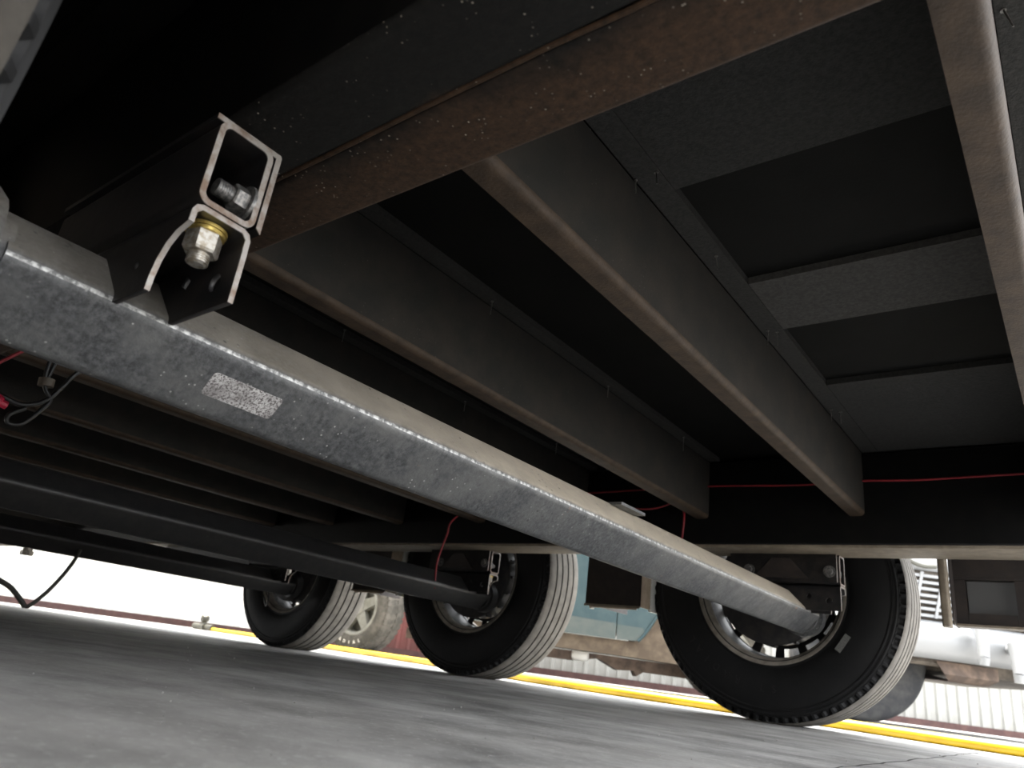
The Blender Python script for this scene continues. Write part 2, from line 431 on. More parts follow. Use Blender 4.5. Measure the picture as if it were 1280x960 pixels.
# cross members: channels with the web on the +x side
cp = []
r = .011; top = .635 - .466; th = .006; wd = .036
cp.append((0, top))
for i in range(6):
    a = math.radians(0 - 90 * i / 5); cp.append((-r + r * math.cos(a), r + r * math.sin(a)))
cp += [(-wd, 0), (-wd, th), (-r, th)]
for i in range(4):
    a = math.radians(-90 + 90 * i / 3); cp.append((-r + (r - th) * math.cos(a), r + (r - th) * math.sin(a)))
cp += [(-th, top - th), (-wd, top - th), (-wd, top)]
mb = MB(); mb.prism(cp, 'y', .3605, 1.9995)
for q in range(1, 8): mb.mi[q] = 1                      # rounded corner and bottom flange carry brown dust
cm = mb.mesh('crossmember', ['cross_paint', 'flange_dust'], 50)
for k in range(0, 21):
    part('crossmember', cm, dx=.003 - .42 * k, dz=.466)

# floor: dark panels above, pale strips below in the first bays
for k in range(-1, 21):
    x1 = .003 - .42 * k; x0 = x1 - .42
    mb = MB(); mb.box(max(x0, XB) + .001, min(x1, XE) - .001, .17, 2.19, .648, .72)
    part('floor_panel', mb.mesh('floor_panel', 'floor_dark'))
def strip(x0, x1, y0, y1, m='floor_strip'):
    mb = MB(); mb.box(x0, x1, y0, y1, .6355, .648)
    part('floor_strip', mb.mesh('floor_strip', m))
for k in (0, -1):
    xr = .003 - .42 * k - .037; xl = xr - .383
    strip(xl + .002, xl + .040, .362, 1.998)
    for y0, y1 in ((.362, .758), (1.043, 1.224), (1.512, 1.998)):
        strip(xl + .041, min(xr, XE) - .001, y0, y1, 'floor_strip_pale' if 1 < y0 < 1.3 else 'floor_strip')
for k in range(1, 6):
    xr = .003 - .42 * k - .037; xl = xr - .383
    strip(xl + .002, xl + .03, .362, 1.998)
# outer floor and wheel boxes
for s in (0, 1):
    ya, yb = ((-.20, .214) if s == 0 else (2.146, 2.56))
    mb = MB(); mb.box(XB, XE, ya, yb, .78, .82)
    part('wheel_box_roof', mb.mesh('wheel_box_roof', 'floor_dark'))
    mb = MB()
    if s == 0: mb.box(XB, XE, .160, .170, .636, .78)
    else: mb.box(XB, XE, 2.19, 2.20, .636, .78)
    part('wheel_box_side', mb.mesh('wheel_box_side', 'floor_dark'))
    ye = (-.20, -.165) if s == 0 else (2.525, 2.56)
    mb = MB(); mb.box(XB, XE, ye[0], ye[1], .60, .78)
    part('side_skirt', mb.mesh('side_skirt', 'black_paint'))

mb = MB(); mb.box(XB, XE, -.20, 2.56, .825, 3.4)
part('box_body', mb.mesh('box_body', 'skin_white'))

# nail tips through the floor
for i, (x, y, L, t) in enumerate([(-.414, .714, .026, .2), (-.382, .712, .024, .25), (-.390, .939, .028, .2), (-.403, 1.219, .03, 0), (-.389, 1.23, .03, .05),
                               (-.82, .911, .03, 0), (-.823, 1.361, .03, 0), (-.812, 1.757, .04, 0), (-1.238, 1.328, .03, 0), (-1.2, 1.713, .035, 0),
                               (-1.211, .882, .03, 0), (.012, .648, .03, .3), (-.405, 1.66, .03, 0), (-.39, 1.68, .03, .05), (-.42, .60, .02, .1)]):
    mb = MB(); mb.cyl((x, y, .637), (x + L * t * .6, y - L * t * .5, .637 - L), .0012, 6, r1=.0007)
    mb.cyl((x, y, .6365), (x, y, .634), .0028, 8)
    part('nail', mb.mesh('nail', 'nail'))

# ------------------------------------------------------------------ axles
AX = [-.65, -1.85, -3.05]
AZ = .236
def diamond(half, r, k=5):
    s = half * math.sqrt(2) / 2
    pts = rrect(-s, s, -s, s, r, k)
    c = math.cos(math.pi / 4); return [(p[0] * c - p[1] * c, p[0] * c + p[1] * c) for p in pts]
M['ridge_wear_shine'] = mat('ridge_wear_shine', (.10, .10, .098), (.40, .40, .385), 170, .42, .62, rough=.38, metal=.35, bump=.4, bscale=260)
def axle_tube(matn):
    mb = MB()
    out = diamond(.0565, .012); inn = diamond(.0485, .007)
    ys = [.128 + (2.232 - .128) * i / 24 for i in range(25)]
    n = len(out); base = len(mb.v)
    mb.ring(out, inn, 'y', ys[0], ys[-1])
    for q in (20,): mb.mi[4 * q] = 1             # worn paint plus a painted highlight along the leading corner
    return mb.mesh('axle_tube', [matn, 'ridge_wear_shine' if matn == 'axle_dusty' else matn])
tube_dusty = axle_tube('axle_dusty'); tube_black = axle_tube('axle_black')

# bracket pieces, built for the near side (y about the riser centre), x about the axle
RX0, RX1 = -.155, .142
def riser_mesh():
    mb = MB(); mb.ring(rrect(-.0255, .0255, .305 - AZ, .385 - AZ, .010), rrect(-.0205, .0205, .310 - AZ, .380 - AZ, .006), 'x', RX0, RX1 - .0012)
    mb.ring(rrect(-.0255, .0255, .305 - AZ, .385 - AZ, .010), rrect(-.0205, .0205, .310 - AZ, .380 - AZ, .006), 'x', RX1 - .0011, RX1, 1)
    return mb.mesh('riser_tube', ['bracket_black', 'worn_edge'])
def channel_mesh():
    mb = MB(); z0, z1 = .285 - AZ, .3035 - AZ; t = .0045; w = .0262
    o = [(-w, z0), (-w, z1 - .008), (-w + .0025, z1 - .0025), (-w + .008, z1), (w - .008, z1), (w - .0025, z1 - .0025), (w, z1 - .008), (w, z0),
         (w - t, z0), (w - t, z1 - t - .004), (w - t - .004, z1 - t), (-w + t + .004, z1 - t), (-w + t, z1 - t - .004), (-w + t, z0)]
    mb.prism(o, 'x', RX0, RX1 - .0012); mb.prism(o, 'x', RX1 - .0011, RX1, 1)
    return mb.mesh('hanger_channel', ['bracket_black', 'worn_edge'], 50)
zl, zt = .2335 - AZ, .2852 - AZ
def leg_full():
    o = [(RX0, zl), (RX1, zl + .004), (RX1, zt), (RX0, zt)]
    return plate_xz('hanger_leg', o, [circle(.112, .262 - AZ, .0085), [(.054, .272 - AZ), (.064, .266 - AZ), (.069, .274 - AZ), (.059, .281 - AZ)], circle(-.112, .262 - AZ, .0085)], .0217, .0262, 'bracket_black')
def leg_scallop():
    arc = [(.104, zl), (.1045, zl + .012), (.108, zl + .026), (.115, zl + .038), (.126, zl + .047), (RX1, zt)]
    o = [(RX0, zt), (-.118, zl + .035), (-.112, zl)] + arc
    return plate_xz('hanger_leg', o, [circle(-.09, .268 - AZ, .004, 12), circle(.075, .262 - AZ, .004, 12)], -.0262, -.0217, 'bracket_black')
def edge_mesh(arc, y0, y1):
    mb = MB(); vs = []; fs = []
    for i, (x, z) in enumerate(arc):
        vs += [(x + .0005, y0, z), (x + .0005, y1, z), (x - .001, y0, z), (x - .001, y1, z)]
        if i: a = 4 * (i - 1); fs += [(a, a + 1, a + 5, a + 4), (a, a + 4, a + 6, a + 2), (a + 1, a + 3, a + 7, a + 5)]
    mb.add(vs, fs); return mb.mesh('worn_rim', 'worn_edge')
def angle_mesh():
    mb = MB(); z1 = .390 - AZ; t = .005
    o = [(-.028, z1), (.0335, z1), (.0350, z1 - .002), (.0350, .309 - AZ), (.0300, .313 - AZ), (.0300, z1 - t), (-.028, z1 - t)]
    mb.prism(o, 'x', RX0, RX1 - .0062); mb.prism(o, 'x', RX1 - .0061, RX1 - .005, 1)
    return mb.mesh('angle_plate', ['bracket_black', 'worn_edge'], 40)
def gusset_mesh(y):
    mb = MB()
    o = [(-.085, .318 - AZ), (-.035, .372 - AZ), (.015, .372 - AZ), (.062, .318 - AZ)]
    mb.prism(o, 'y', y, y + .004); return mb.mesh('gusset_plate', 'brown_primer')
def hexprism(mb, c, axis, r, h, rot=0, mi=0):
    pts = [(r * math.cos(math.pi / 3 * i + rot), r * math.sin(math.pi / 3 * i + rot)) for i in range(6)]
    pc = [(p[0] * .9, p[1] * .9) for p in pts]
    c = Vector(c); ax = {'x': 0, 'y': 1, 'z': 2}[axis]
    def P(p, a):
        v = [0, 0, 0]; v[ax] = a; k = [i for i in range(3) if i != ax]; v[k[0]] = p[0]; v[k[1]] = p[1]; return tuple(c + Vector(v))
    sg = 1 if h > 0 else -1; ch = .12 * abs(h) * sg
    vs = [P(p, 0) for p in pts] + [P(p, h - ch) for p in pts] + [P(p, h) for p in pc]
    fs = [(i, (i + 1) % 6, (i + 1) % 6 + 6, i + 6) for i in range(6)] + [(i + 6, (i + 1) % 6 + 6, (i + 1) % 6 + 12, i + 12) for i in range(6)] + [tuple(range(6)), tuple(range(12, 18))]
    mb.add(vs, fs, mi)
def lower_bolt(x, z=.2985):
    mb = MB()
    z0 = z - AZ
    hexprism(mb, (x, 0, z0 - .006), 'z', .0145, -.017, .3)
    # threaded end with thread rings
    prof = []
    for i in range(7): zz = -.004 - .0016 * i
    mb.cyl((x, 0, z0 - .022), (x, 0, z0 - .031), .0082, 18); mb.cyl((x, 0, z0 - .031), (x, 0, z0 - .033), .0082, 18, r1=.006)
    for i in range(4): mb.cyl((x, 0, z0 - .0245 - .002 * i), (x, 0, z0 - .0255 - .002 * i), .0088, 18)
    return mb.mesh('nut', 'zinc', 30)
def washers(x, z=.2985):
    mb = MB(); z0 = z - AZ
    mb.cyl((x, 0, z0), (x, 0, z0 - .0028), .0165, 28); mb.cyl((x, 0, z0 - .0032), (x, 0, z0 - .006), .0155, 28)
    return mb.mesh('washer', 'yellow_zinc', 30)
def side_bolt(x, z):
    mb = MB()
    mb.cyl((x, .0205, z - AZ), (x, .0175, z - AZ), .0165, 24)
    hexprism(mb, (x, .0172, z - AZ), 'y', .0120, -.012, .2)
    mb.cyl((x, .006, z - AZ), (x, -.009, z - AZ), .0072, 16)
    for i in range(6): mb.cyl((x, .003 - .002 * i, z - AZ), (x, .002 - .002 * i, z - AZ), .0078, 16)
    return mb.mesh('bolt', 'dark_bolt', 30)
def head_bolt(x, z, r=.0105):
    mb = MB()
    mb.cyl((x, .0350, z - AZ), (x, .0380, z - AZ), r * 1.5, 24); mb.cyl((x, .0380, z - AZ), (x, .0455, z - AZ), r, 20, r1=r * .85)
    mb.cyl((x, .0455, z - AZ), (x, .0465, z - AZ), r * .4, 12)
    return mb.mesh('bolt', 'dark_bolt', 30)
ME = dict(riser=riser_mesh(), channel=channel_mesh(), legf=leg_full(), legs=leg_scallop(), angle=angle_mesh(), gusset=gusset_mesh(.0352),
          nut=lower_bolt(.118), washer=washers(.118), nut2=lower_bolt(-.118), washer2=washers(-.118), sb=side_bolt(.128, .333), sb2=side_bolt(-.118, .333), hb=head_bolt(.118, .338), hb2=head_bolt(-.10, .338),
          e1=edge_mesh([(RX1, zt), (RX1, zl + .004)], .0217, .0262),
          e2=edge_mesh([(.104, zl), (.1045, zl + .012), (.108, zl + .026), (.115, zl + .038), (.126, zl + .047), (RX1, zt)], -.0262, -.0217))
def arm_mesh(dx, dz):
    mb = MB(); L = math.hypot(dx, dz); a0 = math.atan2(dz, dx); r0, r1 = .058, .042; pts = []
    for i in range(13):
        a = a0 + math.pi / 2 + math.pi * i / 12; pts.append((r0 * math.cos(a), r0 * math.sin(a)))
    for i in range(13):
        a = a0 - math.pi / 2 + math.pi * i / 12; pts.append((dx + r1 * math.cos(a), dz + r1 * math.sin(a)))
    mb.prism(pts, 'y', 0, .032)
    pts2 = [(p[0] * .93, p[1] * .93) for p in circle(0, 0, .05, 24)]
    mb.prism(pts2, 'y', -.012, 0)
    return mb.mesh('swing_arm', 'axle_black', 40)
WX, WZ = -.12, .33
armm = arm_mesh(WX, WZ - AZ)
mirror = Matrix.Diagonal((1, -1, 1, 1))
def mirrored(me):
    m2 = me.copy(); m2.transform(mirror); m2.flip_normals(); return m2
MEM = {k: mirrored(v) for k, v in ME.items()}
arm_m = mirrored(armm)
arm_d = armm.copy(); arm_d.materials[0] = M['axle_dusty']; arm_dm = mirrored(arm_d)
RY = .2335
for i, ax in enumerate(AX):
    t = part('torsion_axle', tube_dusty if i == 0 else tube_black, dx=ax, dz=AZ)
    t['label'] = ['dusty grey diamond-section axle tube nearest the camera', 'black middle axle tube', 'black rear axle tube'][i]
    for side, mm, yy in ((0, ME, RY), (1, MEM, 2 * YC - RY)):
        for nm, key in (('riser_tube', 'riser'), ('hanger_channel', 'channel'), ('hanger_leg', 'legf'), ('hanger_leg', 'legs'), ('angle_plate', 'angle'), ('gusset_plate', 'gusset'),
                        ('nut', 'nut'), ('washer', 'washer'), ('nut', 'nut2'), ('washer', 'washer2'), ('bolt', 'sb'), ('bolt', 'sb2'), ('bolt', 'hb'), ('bolt', 'hb2'), ('worn_rim', 'e1'), ('worn_rim', 'e2')):
            if side == 0 and key in ('hb', 'hb2', 'gusset'): continue
            part(nm, mm[key], t, dy=yy)
        part('swing_arm', ((arm_d, arm_dm) if i == 0 else (armm, arm_m))[1 - side], t, dy=2.240 if side else 2 * YC - 2.240)
    if i == 2:
        mb = MB(); mb.box(-.98, -.156, 1.858, 1.912, .050, .150)
        part('hanger_extension', mb.mesh('hanger_extension', 'bracket_black'), t, dy=.233)
    if i == 0:
        # worn paper label on the lower face
        mb = MB(); c = math.cos(math.pi / 4); o = .0003
        s_ = .0565 * c
        face = []
        for (u, y) in rrect(.3165, .3930, -.5, .5, .006) and [(p[1], p[0]) for p in rrect(.3160, .3930, .0, .0262, .004)]:
            s = .0278 + u                              # distance up the lower face from its bottom corner
            x = s * c; z = -.0565 + s * c
            face.append((x + o, y, z - o))
        k = len(face); back = [(p[0] - .0004, p[1], p[2] + .0004) for p in face]
        mb.add(face + back, [tuple(range(k))] + [(q, (q + 1) % k, (q + 1) % k + k, q + k) for q in range(k)])
        tag(part('label_sticker', mb.mesh('label_sticker', 'worn_label'), t), 'worn grey paper label on the axle tube')
        # welded tab on the dusty face
        mb = MB(); mb.box(-.006, .030, 1.10, 1.19, .0475, .0525)
        part('weld_tab', mb.mesh('weld_tab', 'axle_dusty'), t)

# ------------------------------------------------------------------ wheels
def tire_mesh():
    mb = MB(); T = .389
    half = [(.210, -.078), (.214, -.092), (.228, -.0985), (.236, -.0995), (.239, -.103), (.262, -.1105), (.285, -.115), (.31, -.1165), (.332, -.1155), (.346, -.1125),
            (.348, -.1145), (.3515, -.1145), (.3535, -.111), (.358, -.1105), (.360, -.1120), (.3635, -.1115), (.3655, -.1085), (.368, -.1080), (.3700, -.1085), (.3800, -.1035), (.3835, -.1010), (.3865, -.0955)]
    tread = []
    for g in (-.058, -.020, .020, .058):
        tread += [(T, g - .0042), (T - .009, g - .0028), (T - .009, g + .0028), (T, g + .0042)]
    prof = half + [(T - .0008, -.085)] + tread + [(T - .0008, .085)] + [(r, -y) for r, y in half[::-1]]
    mis = []
    for j in range(len(prof) - 1):
        r_ = min(prof[j][0], prof[j + 1][0]); gro = prof[j][0] < T - .004 and prof[j + 1][0] < T - .004 and abs(prof[j][1]) < .08
        mis.append(1 if (r_ > .3834 and not gro) else 0)
    iA = [j for j, p in enumerate(half) if p[0] in (.3700, .3800)]
    def off(i, j):
        if j in iA and (i % 4) in (0, 1): return .007
        return 0
    mb.lathe(prof, 336, mis=mis, off=off)
    return mb.mesh('wheel', ['rubber', 'tread'], 32)
def rim_mesh():
    mb = MB()
    mb.lathe([(.213, -.080), (.226, -.094), (.230, -.0965), (.2275, -.099), (.220, -.0965), (.207, -.084), (.204, -.06), (.200, -.03), (.2005, .03), (.207, .06), (.212, .085), (.224, .096), (.222, .099), (.209, .09), (.2035, .062)], 96, mis=[0] * 6 + [1] * 4 + [0] * 5)
    n = 16; seg = 8
    for sgn, y in ((0, .026), (1, .034)):
        pass
    r_in, r1, r2, r_out = .05, .171, .1975, .2015
    K = n * seg
    def ringv(r, y): return [(r * math.cos(2 * math.pi * i / K), y, r * math.sin(2 * math.pi * i / K)) for i in range(K)]
    mid = len(mb.v)
    rs = [(r_in, .045), (.10, .045), (.13, .030), (r1, .026), (r2, .024), (r_out, .020)]
    base = len(mb.v)
    for r, y in rs: mb.v += ringv(r, y)
    for j in range(len(rs) - 1):
        for i in range(K):
            if j == 3 and (i % seg) in (1, 2, 3, 4, 5): continue
            i2 = (i + 1) % K
            mb.f.append((base + j * K + i, base + j * K + i2, base + (j + 1) * K + i2, base + (j + 1) * K + i)); mb.mi.append(1)
    return mb.mesh('rim', ['rim', 'drum'], 40)  # barrel and disc use the dark drum material as painted shade
def drum_mesh():
    mb = MB()
    mb.lathe([(.02, -.088), (.156, -.086), (.167, -.080), (.169, -.070), (.163, -.066), (.163, .005), (.156, .018), (.06, .024), (.02, .06)], 72)
    for i in range(16):
        a = 2 * math.pi * i / 16
        mb.cyl((.166 * math.cos(a), -.05, .166 * math.sin(a)), (.166 * math.cos(a), -.02, .166 * math.sin(a)), .005, 6)
    return mb.mesh('brake_drum', 'drum', 40)
def hub_mesh():
    mb = MB(); mb.lathe([(.001, .10), (.03, .10), (.038, .09), (.040, .045), (.06, .045)], 32)
    for i in range(8):
        a = 2 * math.pi * i / 8; hexprism(mb, (.083 * math.cos(a), .044, .083 * math.sin(a)), 'y', .013, .018)
    return mb.mesh('hub', 'zinc', 35)
TM, RM, DM, HM = tire_mesh(), rim_mesh(), drum_mesh(), hub_mesh()
TM2 = TM.copy(); TM2.materials[1] = M['tread_shaded']    # same tread painted darker for the shade on the near-side tires
wheels = []
for side in (1, 0):
    for i, ax in enumerate(AX):
        zc = -H + .3865 + .0048 * (-.4 - (ax + WX))
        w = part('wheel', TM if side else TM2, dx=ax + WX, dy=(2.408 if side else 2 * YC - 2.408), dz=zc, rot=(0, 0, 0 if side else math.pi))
        part('rim', RM, w); part('brake_drum', DM, w); part('hub', HM, w)
        wheels.append(w)
# raised lettering and sticker on the nearest far wheel
w1 = wheels[0]
mb = MB()
word = 'ST RADIAL'
for k, ch in enumerate(word):
    if ch == ' ': continue
    me = text_mesh(ch, .030, .0008)
    ang = math.radians(-86 - 7.2 * k)                   # runs clockwise round the lower sidewall, feet towards the hub
    rad = Vector((math.cos(ang), 0, math.sin(ang))); tan = Vector((math.sin(ang), 0, -math.cos(ang)))
    cpt = rad * .283
    vs = [cpt + rad * v.co.y + tan * v.co.x + Vector((0, -.1162 - v.co.z + (.0015 if v.co.y < .006 else 0), 0)) for v in me.vertices]
    mb.add(vs, [tuple(p.vertices) for p in me.polygons])
part('sidewall_lettering', mb.mesh('sidewall_lettering', 'rubber_letter'), w1)
mb = MB(); q = []
ca = math.radians(-34); 
cx, cz = .215, -.150
du = Vector((.57, 0, .82)); dv = Vector((.82, 0, -.57))
for a, b_ in ((-1, -1), (1, -1), (1, 1), (-1, 1)):
    p = Vector((cx, 0, cz)) + du * .027 * a + dv * .0085 * b_
    rr = math.hypot(p.x, p.z); q.append((p.x, -.1145 - .0012 if rr < .25 else -.1165, p.z))
q2 = [(p[0], p[1] + .003, p[2]) for p in q]
mb.add(q + q2, [(0, 1, 2, 3), (0, 1, 5, 4), (1, 2, 6, 5), (2, 3, 7, 6), (3, 0, 4, 7)])
tag(part('tire_sticker', mb.mesh('tire_sticker', 'tire_label'), w1), 'small grey sticker on the tire sidewall')

# ------------------------------------------------------------------ skirt boxes outside the rails
def skirt(x0, x1, side):
    Y = (lambda v: v) if side else (lambda v: 2 * YC - v)
    def bx(mb, xa, xb, ya, yb, za, zb): mb.box(xa, xb, min(Y(ya), Y(yb)), max(Y(ya), Y(yb)), za, zb)
    mb = MB(); bx(mb, x0, x1, 2.205, 2.209, .230, .636); r_ = part('skirt_box', mb.mesh('skirt_box', 'brown_primer'))
    def sub(nm, m, *a):
        mb = MB(); bx(mb, *a); link(nm, mb.mesh(nm, m), r_)
    sub('skirt_side', 'skirt_tan', x1 - .004, x1, 2.2095, 2.275, .228, .636)
    sub('skirt_skin', 'skin_white', x1 - .006, x1 + .002, 2.276, 2.42, .222, .636)
    sub('skirt_side', 'brown_primer', x0, x0 + .004, 2.2095, 2.50, .228, .636)
    sub('skirt_rail', 'post_tan', x0 - .002, x1, 2.20, 2.2045, .222, .2295)
    sub('skirt_lip', 'skirt_tan', x0 + .02, x1 - .01, 2.1995, 2.2045, .2175, .2218)
    mb = MB(); mb.cyl((x0 + .012, Y(2.23), .230), (x0 + .012, Y(2.23), .216), .008, 8); link('skirt_bolt', mb.mesh('skirt_bolt', 'zinc'), r_)
for side in (1, 0):
    skirt(-1.358, -1.150, side); skirt(-2.558, -2.350, side)
# tool-box frame beside the first wheel on the far side, with a post at its corner
for side in (1,):
    Y = (lambda v: v) if side else (lambda v: 2 * YC - v)
    def bb(xa, xb, ya, yb, za, zb, nm, m, parent=trailer):
        mb = MB(); mb.box(xa, xb, min(Y(ya), Y(yb)), max(Y(ya), Y(yb)), za, zb)
        o = part(nm, mb.mesh(nm, m)) if parent is trailer else link(nm, mb.mesh(nm, m), parent)
        return o
    mb = MB(); pr = rrect(-.292, -.272, min(Y(2.20), Y(2.235)), max(Y(2.20), Y(2.235)), .006)
    mb.prism(pr, 'z', .226, .636)
    part('corner_post', mb.mesh('corner_post', 'post_tan'))
    fr = bb(-.2715, XE, 2.290, 2.2945, .366, .636, 'frame_panel', 'brown_primer')
    bb(-.2715, -.2685, 2.236, 2.33, .236, .636, 'frame_side', 'brown_primer', fr)
    bb(-.2715, XE, 2.2895, 2.31, .358, .3655, 'frame_rail_strip', 'brown_primer', fr)
    bb(-.2680, XE, 2.2895, 2.33, .238, .244, 'frame_floor', 'brown_primer', fr)
    bb(-.2720, XE, 2.280, 2.2890, .2375, .243, 'frame_lip', 'post_tan', fr)
    x = -.268
    while x < XE - .15:
        bb(x, x + .026, 2.2905, 2.2945, .2445, .3575, 'frame_upright', 'brown_primer', fr)
        bb(x + .0265, x + .134, 2.2905, 2.2945, .2445, .272, 'frame_kick', 'brown_primer', fr)
        bb(x + .0265, x + .134, 2.318, 2.322, .262, .3575, 'frame_pane', 'grey_panel', fr)
        x += .135
    bb(-.268, XE, 2.324, 2.329, .2445, .636, 'outer_skin', 'brown_primer', fr)

# unseen near-side box, added to cut the light from that side
mb = MB(); mb.box(-.27, XE, -.025, -.021, .236, .78); fr = part('blocker_box', mb.mesh('blocker_box', 'brown_primer'))
for nm, m, a in (('blocker_floor', 'brown_primer', (-.27, XE, -.165, -.026, .232, .237)), ('blocker_end', 'brown_primer', (-.274, -.2705, -.165, -.021, .236, .78)), ('outer_skin', 'skin_white', (-.274, XE, -.171, -.166, .226, .78))):  # floor, end and skin of the added unseen box
    mb = MB(); mb.box(*a); link(nm, mb.mesh(nm, m), fr)

# ------------------------------------------------------------------ wiring
def wire(name, pts, r, m, parent=trailer):
    mb = MB(); mb.tube(bez(pts, 8), r, 8); me = mb.mesh(name, m, 60)
    return part(name, me) if parent is trailer else link(name, me, parent)
wire('red_wire', [(-1.25, 1.992, .556), (-.85, 1.990, .560), (-.574, 1.990, .552), (-.42, 1.990, .556), (-.285, 1.990, .552), (-.07, 1.990, .556), (.3, 1.990, .56), (XE, 1.99, .56)], .0028, 'wire_red')
wire('red_wire', [(-1.70, 1.992, .556), (-1.744, 1.90, .454), (-1.761, 1.90, .405), (-1.781, 1.90, .340), (-1.794, 1.905, .293), (-1.81, 1.93, .22)], .0035, 'wire_red')
wire('red_wire', [(-.90, 1.96, .49), (-.886, 1.94, .462), (-.889, 1.94, .41), (-.892, 1.94, .375), (-.90, 1.97, .36)], .0032, 'wire_red')
wire('red_wire', [(-1.26, 1.96, .53), (-1.16, 1.92, .507), (-1.05, 1.91, .482), (-.972, 1.91, .478), (-.92, 1.93, .50), (-.89, 1.97, .55)], .0028, 'wire_red')
wire('red_wire', [(-1.0, .235, .24), (-1.0, .252, .262), (-1.0, .276, .292), (-.99, .30, .325), (-.99, .35, .40)], .0022, 'wire_red')
wire('black_wire', [(-.99, .375, .33), (-1.0, .338, .284), (-1.0, .326, .259), (-1.0, .314, .236), (-1.0, .292, .222), (-1.0, .268, .224), (-1.0, .23, .23)], .003, 'wire_black')
wire('black_wire', [(-1.0, .302, .29), (-1.0, .303, .268), (-1.0, .308, .25), (-1.0, .318, .238), (-1.0, .312, .222), (-1.0, .298, .20), (-1.0, .284, .196), (-1.0, .282, .206), (-1.0, .296, .219)], .0028, 'wire_black')
wire('black_wire', [(-1.0, .311, .33), (-1.0, .309, .29), (-1.0, .307, .266), (-1.0, .306, .252)], .0025, 'wire_black')
mb = MB(); mb.cyl((-1.0, .3065, .262), (-1.0, .3075, .252), .009, 12); part('wire_clip', mb.mesh('wire_clip', 'tie_tan'))
mb = MB(); mb.cyl((-1.0, .255, .222), (-1.0, .268, .216), .008, 12); mb.cyl((-1.0, .268, .216), (-1.0, .276, .215), .005, 10); part('wire_plug', mb.mesh('wire_plug', 'red_plug'))
# cable looping below the rear axle
wire('loose_cable', [(-3.0, .86, .17), (-3.0, .94, .095), (-3.0, 1.002, .063), (-3.0, 1.047, .043), (-3.0, 1.09, .008), (-3.0, 1.112, -.014)], .0095, 'cable_grey')
wire('loose_cable', [(-3.0, 1.112, -.014), (-3.0, 1.130, -.004), (-3.0, 1.168, .047), (-3.0, 1.201, .11), (-3.0, 1.222, .165), (-3.02, 1.24, .21)], .0075, 'cable_grey')
mb = MB(); mb.cyl((-3.04, 1.072, .186), (-3.04, 1.072, .176), .016, 14); hexprism(mb, (-3.04, 1.072, .176), 'z', .022, -.016); part('nut', mb.mesh('axle_nut', 'zinc', 30))
wire('brake_wire', [(-3.10, 2.16, .22), (-3.14, 2.20, .15), (-3.20, 2.235, .13), (-3.25, 2.25, .17)], .004, 'wire_black')

# ------------------------------------------------------------------ yellow hose on the ground
mb = MB()
hp = [(-6.67, 4.1), (-6.18, 4.11), (-5.67, 4.01), (-4.22, 3.52), (-3.01, 3.22), (-2.12, 2.86), (-1.55, 2.74), (-1.02, 2.76), (-0.83, 2.81), (-0.68, 2.83), (-0.53, 2.8), (-0.19, 2.76), (0.15, 2.9), (0.8, 3.4), (1.6, 4.2)]
mb.tube(bez([(x, y, .0175) for x, y in hp], 10), .0172, 12)
hose = tag(link('yellow_hose', mb.mesh('yellow_hose', 'hose', 60)), 'thick yellow hose lying on the concrete behind the trailer wheels', 'hose')
mb = MB(); e = Vector((-6.67, 4.10, .03)); d = Vector((-1.000, -0.020, 0)).normalized()
mb.cyl(e - d * .05, e + d * .06, .028, 12); mb.cyl(e + d * .06, e + d * .12, .045, 6); mb.cyl(e + d * .12, e + d * .26, .030, 12)
mb.cyl(e + d * .11 + Vector((0, 0, .0)), e + d * .11 + Vector((0, 0, .08)), .024, 10)
q = e + d * .11 + Vector((0, 0, .075)); mb.lathe([(.001, -.042), (.03, -.03), (.042, 0), (.03, .03), (.001, .042)], 14, c=q)
mb.cyl(e + d * .16 - Vector((.09, 0, .018)), e + d * .16 + Vector((.05, .03, -.018)), .012, 8)
link('hose_fitting', mb.mesh('hose_fitting', 'brass', 40), hose)

# ------------------------------------------------------------------ teal pickup behind the trailer
PD = 6.0
pick = tag(link('pickup_truck', None, None, Fv * PD, (0, 0, YAW)), 'teal pickup truck with muddy rocker parked behind the trailer wheels', 'pickup truck')
def side_panel(name, pts, y0, y1, m, parent):
    mb = MB(); mb.prism(pts, 'y', y0, y1); return link(name, mb.mesh(name, m), parent)
def arch(cx, cz, r, a0, a1, k=10): return [(cx + r * math.cos(math.radians(a0 + (a1 - a0) * i / k)), cz + r * math.sin(math.radians(a0 + (a1 - a0) * i / k))) for i in range(k + 1)]
FX, RXx, WR = -.93, 1.98, .33
side_panel('front_fender', [(-.62, .40), (-.16, .40), (-.16, 1.12), (-1.9, 1.05), (-1.9, .5), (-1.42, .42)] + arch(FX, .40, .40, 170, 10)[0:] [::1], 0, .06, 'teal', pick)
side_panel('door', [(-.15, .40), (1.075, .40), (1.075, 1.15), (-.15, 1.15)], -.002, .05, 'teal', pick)
side_panel('bed_side', [(1.083, .40), (1.26, .40)] + [(1.31, .43), (1.42, .60), (1.56, .72), (1.8, .80), (2.1, .80), (2.3, .70), (2.38, .60), (2.38, 1.12), (1.083, 1.15)], 0, .06, 'teal', pick)
side_panel('door_skirt', [(-.15, .352), (1.075, .352), (1.075, .47), (.5, .49), (-.15, .50)], -.006, -.0025, 'teal_dusty', pick)
side_panel('bed_skirt', [(1.083, .352), (1.255, .358), (1.31, .42), (1.29, .46), (1.083, .465)], -.004, -.0005, 'teal_dusty', pick)
mb = MB(); mb.tube(bez([(1.255, -.005, .358), (1.315, -.005, .43), (1.425, -.005, .60), (1.565, -.005, .72), (1.8, -.005, .805)], 6), .012, 8); link('arch_trim', mb.mesh('arch_trim', 'teal', 60), pick)
